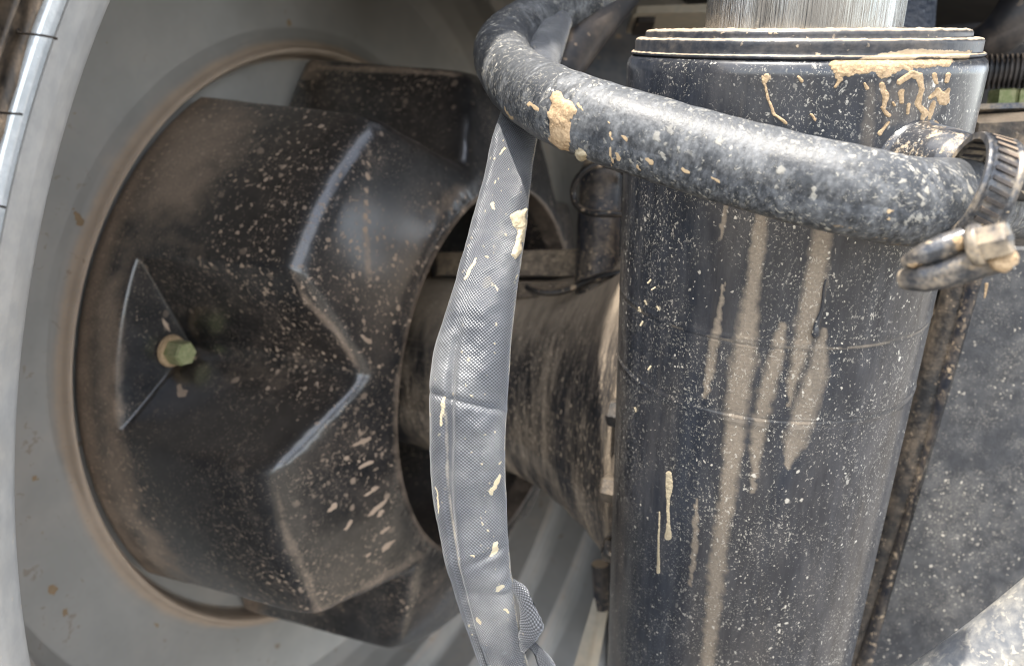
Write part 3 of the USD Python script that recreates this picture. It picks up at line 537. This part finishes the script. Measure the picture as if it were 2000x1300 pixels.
scr = put(clamp, 'screw', lathe(fine(prof, .0003), s0, sx, sv_, np.cross(sx, sv_), 48), 'clampdark', label='bright round screw collar of the clamp')
put(scr, 'screw_head', prism_hex(s0 + sx * .0026, sx, .0037, .0046), 'clampdark', smooth=False)
put(scr, 'slot', hull([s0 + sx * (.0071 + k * .0003) + i * sv_ * .0028 + j * np.cross(sx, sv_) * .0006 for i in (-1, 1) for j in (-1, 1) for k in (-1, 1)]), 'dark')
for pts, r in (([(1856, 486, .1575), (1870, 474, .156), (1886, 462, .1555)], .0016), ([(1930, 505, .1535), (1960, 503, .152), (1985, 498, .151)], .0021), ([(1775, 513, .1615), (1800, 508, .1595), (1830, 496, .158)], .0011)):
    C = spline(T(*np.array(pts).T), 24); b = tube(C, r * np.sin(np.linspace(.35, 2.8, 24)), 18, caps=True)
    b['v'] = b['v'] + b['n'] * ((fbm(b['v'] * 380, 4, 4) - .5) * .0034)[:, None]; put(hsg, 'mud_lump', b, 'mud', label='dried orange mud caked on the clamp')
stub = thing('pipe_stub', 'short black pipe stub leaving the cylinder behind the hose', 'pipe', T(1880, 345, .205))
put(stub, 'pipe', tube(spline([p0 + n0 * .008, T(1850, 344, .205), T(1920, 352, .198), T(2060, 366, .19)], 50), .0042, 28, caps=True), 'cap')

# ------------------------------------------------------------------ woven fabric sleeve
SL = np.array([  # left, right, y, distance
    (1076, 1124, 20, .345), (1062, 1112, 60, .335), (1036, 1096, 115, .315), (1004, 1078, 175, .285), (980, 1056, 235, .262), (957, 1041, 315, .250), (938, 1033, 390, .244), (919, 1025, 460, .240), (902, 1014, 530, .237), (878, 1005, 610, .234), (849, 997, 695, .232), (842, 990, 780, .231), (842, 987, 860, .231), (845, 988, 950, .232), (862, 992, 1050, .233), (884, 1002, 1135, .235), (912, 1014, 1215, .238), (948, 1030, 1290, .242), (1000, 1072, 1365, .247)], float)
S = spline(np.column_stack([SL[:, 0] / 1000, SL[:, 2] / 1000, SL[:, 3] * 0, SL[:, 1] / 1000, SL[:, 3]]), 620)
Lp, Rp = T(S[:, 0] * 1000, S[:, 1] * 1000, S[:, 4] + .004), T(S[:, 3] * 1000, S[:, 1] * 1000 + 3, S[:, 4])
mid = (Lp + Rp) / 2; wv = Rp - Lp; wid = np.linalg.norm(wv, axis=1); wv /= wid[:, None]
tv = np.gradient(mid, axis=0); tv /= np.linalg.norm(tv, axis=1, keepdims=True); nv = np.cross(wv, tv); nv *= np.sign(-(nv @ D([0, 1, 0])))[:, None]
NA = 200; th = np.linspace(0, 2 * math.pi, NA + 1)
ss_ = np.linspace(0, 1, 620)[:, None]
xs = np.cos(th)[None, :]; xs = np.sign(xs) * np.abs(xs) ** .75            # flattened section: a wide front that turns round on the left
front_ = np.maximum(np.sin(th), 0)[None, :] ** .8; back_ = np.maximum(-np.sin(th), 0)[None, :] ** .8
tk = .0058 + .0026 * np.exp(-((ss_ - .42) / .12) ** 2) + .0035 * np.clip((.25 - ss_) / .15, 0, 1)
crease = .0018 * np.exp(-((xs + .42 + .10 * np.sin(ss_ * 9)) / .10) ** 2) * np.clip((ss_ - .45) / .1, 0, 1)
hgt = tk * front_ * (1 - .22 * xs) - crease * (front_ > .2) - .0038 * back_
P = mid[:, None] + (xs * wid[:, None] / 2)[..., None] * wv[:, None] + hgt[..., None] * nv[:, None]
wr = (fbm(P * 60, 4, 21) - .5) * .0042 - .0009 * np.exp(-((ss_ - .565 - .012 * xs) / .005) ** 2) - .0008 * np.exp(-((ss_ - .78 + .02 * xs) / .006) ** 2) * np.clip(xs + .6, 0, 1) + .0008 * np.sin(ss_ * 140 + xs * 2.5) * np.exp(-((ss_ - .80) / .03) ** 2) * np.clip(xs, 0, 1)
P = P + wr[..., None] * nv[:, None]
arc = np.cumsum(np.concatenate([[0], np.linalg.norm(np.diff(mid, axis=0), axis=1)])); per = np.concatenate([[0], np.cumsum(np.linalg.norm(np.diff(P[330], axis=0), axis=1))])
slv = grid(P, np.stack(np.broadcast_arrays(per[None, :], arc[:, None]), -1), wrap=True)
fl = facing(slv)
if fl.reshape(620, -1)[330, 50] == 0: slv['n'] = -slv['n']; slv['f'] = slv['f'][:, ::-1]; fl = ~fl
mud = np.zeros(len(fl))
for i, s in enumerate([[(906, 543, 5), (918, 526, 7), (932, 508, 6)], [(961, 398, 8), (964, 408, 7)], [(976, 300, 4), (985, 290, 4)], [(968, 560, 3), (970, 566, 4)], [(862, 830, 4), (866, 785, 8), (871, 772, 5)], [(960, 1085, 5), (968, 1066, 11), (972, 1060, 6)], [(922, 1086, 5), (926, 1087, 5)], [(973, 1150, 12), (980, 1146, 12)], [(958, 965, 5), (968, 944, 9), (976, 930, 6)], [(852, 950, 3), (858, 1000, 4)], [(950, 500, 3), (952, 504, 3)], [(1008, 540, 3), (1008, 546, 3)], [(985, 1190, 6), (990, 1194, 6)], [(930, 1205, 5), (935, 1215, 6)]]):
    mud = np.maximum(mud, m_line(slv, s, .6, i, 5))
ed = np.abs(np.cos(th))[None, :] ** 30 * np.ones((620, 1)); mud = np.maximum(mud, (ed.ravel() * .52) * (fbm(slv['v'] * 120, 3, 3) > .42))
mud = np.maximum(mud, np.exp(-((xs + .5) / .035) ** 2).repeat(1, 0).ravel() * 0 if False else 0)
sdust = (np.exp(-((ss_ - .33) / .06) ** 2) * np.exp(-((xs - .2) / .5) ** 2) * .4).ravel() + (np.exp(-((xs + .45) / .06) ** 2) * np.clip((ss_ - .5) / .1, 0, 1) * .6).ravel()
sleeve = thing('fabric_sleeve', 'grey woven nylon hose sleeve hanging down past the axle, spotted with pale mud', 'hose sleeve', mid[300])
sb = put(sleeve, 'sleeve_body', slv, 'weave', attrs=dict(mud=mud * fl, dust=sdust))
mk = m_poly(slv, [(998, 420), (1012, 412), (1028, 410), (1026, 440), (1020, 470), (1018, 492), (1008, 502), (1000, 498), (1008, 470), (1012, 450), (1000, 440)], 6, 6, 7) * fl
put(sb, 'mud_patch', patch(slv, mk, .0008, .45), 'palemud', label='pale mud crust on the right edge of the sleeve')
def fold(pts, r, flat=.3):
    C = spline(T(*np.array(pts, float).T), 60); n_ = 60
    t_ = np.linspace(0, 1, n_); rr = np.interp(t_, np.linspace(0, 1, len(r)), r)
    m = tube(C, rr, 48, up=(0, 1, 0), shape=lambda a, q: (np.cos(a)[None] * q[:, None] , np.sin(a)[None] * q[:, None] * flat), caps=True)
    m['v'] = m['v'] + m['n'] * ((fbm(m['v'] * 120, 4, 2) - .5) * .0042)[:, None]; return m
put(sleeve, 'fold', fold([(1002, 1140, .236), (1022, 1165, .233), (1032, 1195, .232), (1030, 1230, .233), (1022, 1275, .236)], [.0016, .0036, .0042, .0036, .0014]), 'weave')
put(sleeve, 'fold', fold([(1028, 1255, .236), (1050, 1272, .233), (1066, 1300, .232), (1080, 1350, .234)], [.0018, .0044, .0052, .005]), 'weave')

# ------------------------------------------------------------------ castings, plates and pipes at the right and behind
gear = thing('gearbox_casting', 'speckled grey casting with a rounded dark rib on the right behind the cylinder', 'casting', T(1900, 900, .36))
SEAM = [(1936, 480), (1922, 552), (1900, 640), (1872, 740), (1845, 850), (1800, 1000), (1742, 1180), (1690, 1340)]
sx_, sy_ = np.array(SEAM, float).T
def seam_z(y): return np.interp(y, [480, 850, 1340], [.342, .370, .412])
gp = [(1936, 480), (2120, 480), (2120, 1420), (1664, 1420), (1690, 1340), (1845, 850)]
put(gear, 'face', slab(gp, [.342, .335, .395, .42, .412, .370], .06, .002), 'gear', smooth=40)
for nm, mt, dx, dz, rad in (('edge_bead', 'bracket', -16, .004, .0042), ('rib', 'rib', -52, .012, .0062), ('back_wall', 'rib', -108, .040, .018)):
    C = spline(T(sx_ + dx, sy_, seam_z(sy_) + dz), 80); put(gear, nm, tube(C, rad, 30, caps=True), mt)
seam = np.array([(1922, 552), (1912, 600), (1900, 640), (1893, 670), (1880, 715), (1872, 740), (1862, 780), (1852, 815), (1848, 850), (1838, 870)], float)
sz = seam_z(seam[:, 1]) - .0004
C = T(seam[:, 0] + 4, seam[:, 1], sz); put(gear, 'mud_seam', tube(spline(C, 90), .0007 + .0005 * fbm(np.linspace(0, 9, 90)[:, None] * [1, 0, 0], 3, 5), 10, caps=True), 'mud')
up = thing('bearing_block', 'brown dusty iron block behind the clamp, top edge coated in dust', 'iron block', T(1950, 300, .34))
put(up, 'block', slab([(1900, 218), (2120, 205), (2120, 560), (1850, 560)], [.335, .325, .34, .36], .08, .006), 'rust', smooth=40)
put(up, 'gasket', slab([(1905, 203), (2120, 196), (2120, 208), (1902, 214)], .334, .08, .001), 'clampdark', smooth=40)
for px in (1958, 1998, 2040):
    c_ = T(px, 203, .345); put(up, 'nut', prism_hex(c_, [0, 0, 1], .0062, .0062, up=(.3, 1, 0)), 'nut')
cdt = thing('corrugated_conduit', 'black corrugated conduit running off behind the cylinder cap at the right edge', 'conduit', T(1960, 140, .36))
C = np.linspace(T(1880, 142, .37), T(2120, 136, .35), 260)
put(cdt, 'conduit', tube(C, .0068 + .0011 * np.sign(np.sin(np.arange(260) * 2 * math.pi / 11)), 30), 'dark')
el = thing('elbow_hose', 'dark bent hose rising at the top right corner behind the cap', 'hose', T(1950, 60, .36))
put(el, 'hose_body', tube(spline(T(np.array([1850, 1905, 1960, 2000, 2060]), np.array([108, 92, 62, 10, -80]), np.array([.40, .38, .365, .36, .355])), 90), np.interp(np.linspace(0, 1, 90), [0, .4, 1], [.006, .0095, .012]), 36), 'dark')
pl = thing('textured_plate', 'blue black hammered steel plate just right of the chrome rod', 'steel plate', T(1790, 40, .40))
put(pl, 'plate', slab([(1735, -60), (1838, -60), (1826, 110), (1735, 110)], .38, .03, .002), 'hammer', smooth=40)
sf = thing('dusty_shelf', 'dust covered steel ledge just left of the chrome rod at the top', 'steel ledge', T(1320, 20, .46))
put(sf, 'ledge', slab([(1240, 12), (1420, 6), (1420, 24), (1238, 26)], .44, .03, .0015), 'beige', smooth=40)
put(sf, 'stem', slab([(1244, 24), (1282, 24), (1280, 44), (1244, 44)], .445, .02, .001), 'dark', smooth=40)
bp = thing('side_sheet', 'blue grey steel sheet glimpsed between the hose and the cylinder cap', 'steel sheet', T(1180, 100, .55))
put(bp, 'sheet', slab([(1208, 22), (1243, 24), (1262, 80), (1262, 240), (1080, 240), (1090, 150)], .52, .02, .002), 'bluegrey', smooth=40)
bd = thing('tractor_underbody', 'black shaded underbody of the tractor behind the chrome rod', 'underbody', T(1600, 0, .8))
put(bd, 'back_panel', slab([(1190, -500), (2700, -500), (2700, 1900), (1190, 1900)], .70, .05, .005), 'body', smooth=40)  # carried on downwards so the weight reflects black instead of bright ground
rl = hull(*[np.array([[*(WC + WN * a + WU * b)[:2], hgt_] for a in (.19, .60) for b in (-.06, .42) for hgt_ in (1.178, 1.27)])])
put(bd, 'added_shade_rail', rl, 'body')  # unseen rail, added over the wheel to darken it from above
pp = thing('grey_pipe', 'grey speckled pipe crossing the bottom right corner close to the camera', 'pipe', T(1900, 1300, .2))
C = spline(T(np.array([1600, 1830, 1960, 2160]), np.array([1500, 1368, 1276, 1116]), np.array([.22, .205, .198, .185])), 60)
put(pp, 'pipe_body', tube(C, .0100, 60), 'pipe')
rb_ = thing('beige_bar', 'dusty beige flat bar below the axle, left of the cylinder', 'steel bar', T(1150, 1250, .47))
put(rb_, 'bar', hull(*[slab_pts for slab_pts in (T(np.array([1160, 1180, 1166]), np.array([1166, 1172, 1180]), .452), T(np.array([1163, 1190, 1170]), np.array([1168, 1180, 1200]), .462), T(np.array([1085, 1128, 1110]), np.array([1420, 1420, 1440]), .462), T(np.array([1100, 1146, 1120]), np.array([1420, 1420, 1440]), .474))]), 'beige', smooth=40)
put(rb_, 'pin', tube(spline(T(np.array([1172, 1176]), np.array([1100, 1185]), np.array([.45, .456])), 12), .005, 24, caps=True), 'bracket')
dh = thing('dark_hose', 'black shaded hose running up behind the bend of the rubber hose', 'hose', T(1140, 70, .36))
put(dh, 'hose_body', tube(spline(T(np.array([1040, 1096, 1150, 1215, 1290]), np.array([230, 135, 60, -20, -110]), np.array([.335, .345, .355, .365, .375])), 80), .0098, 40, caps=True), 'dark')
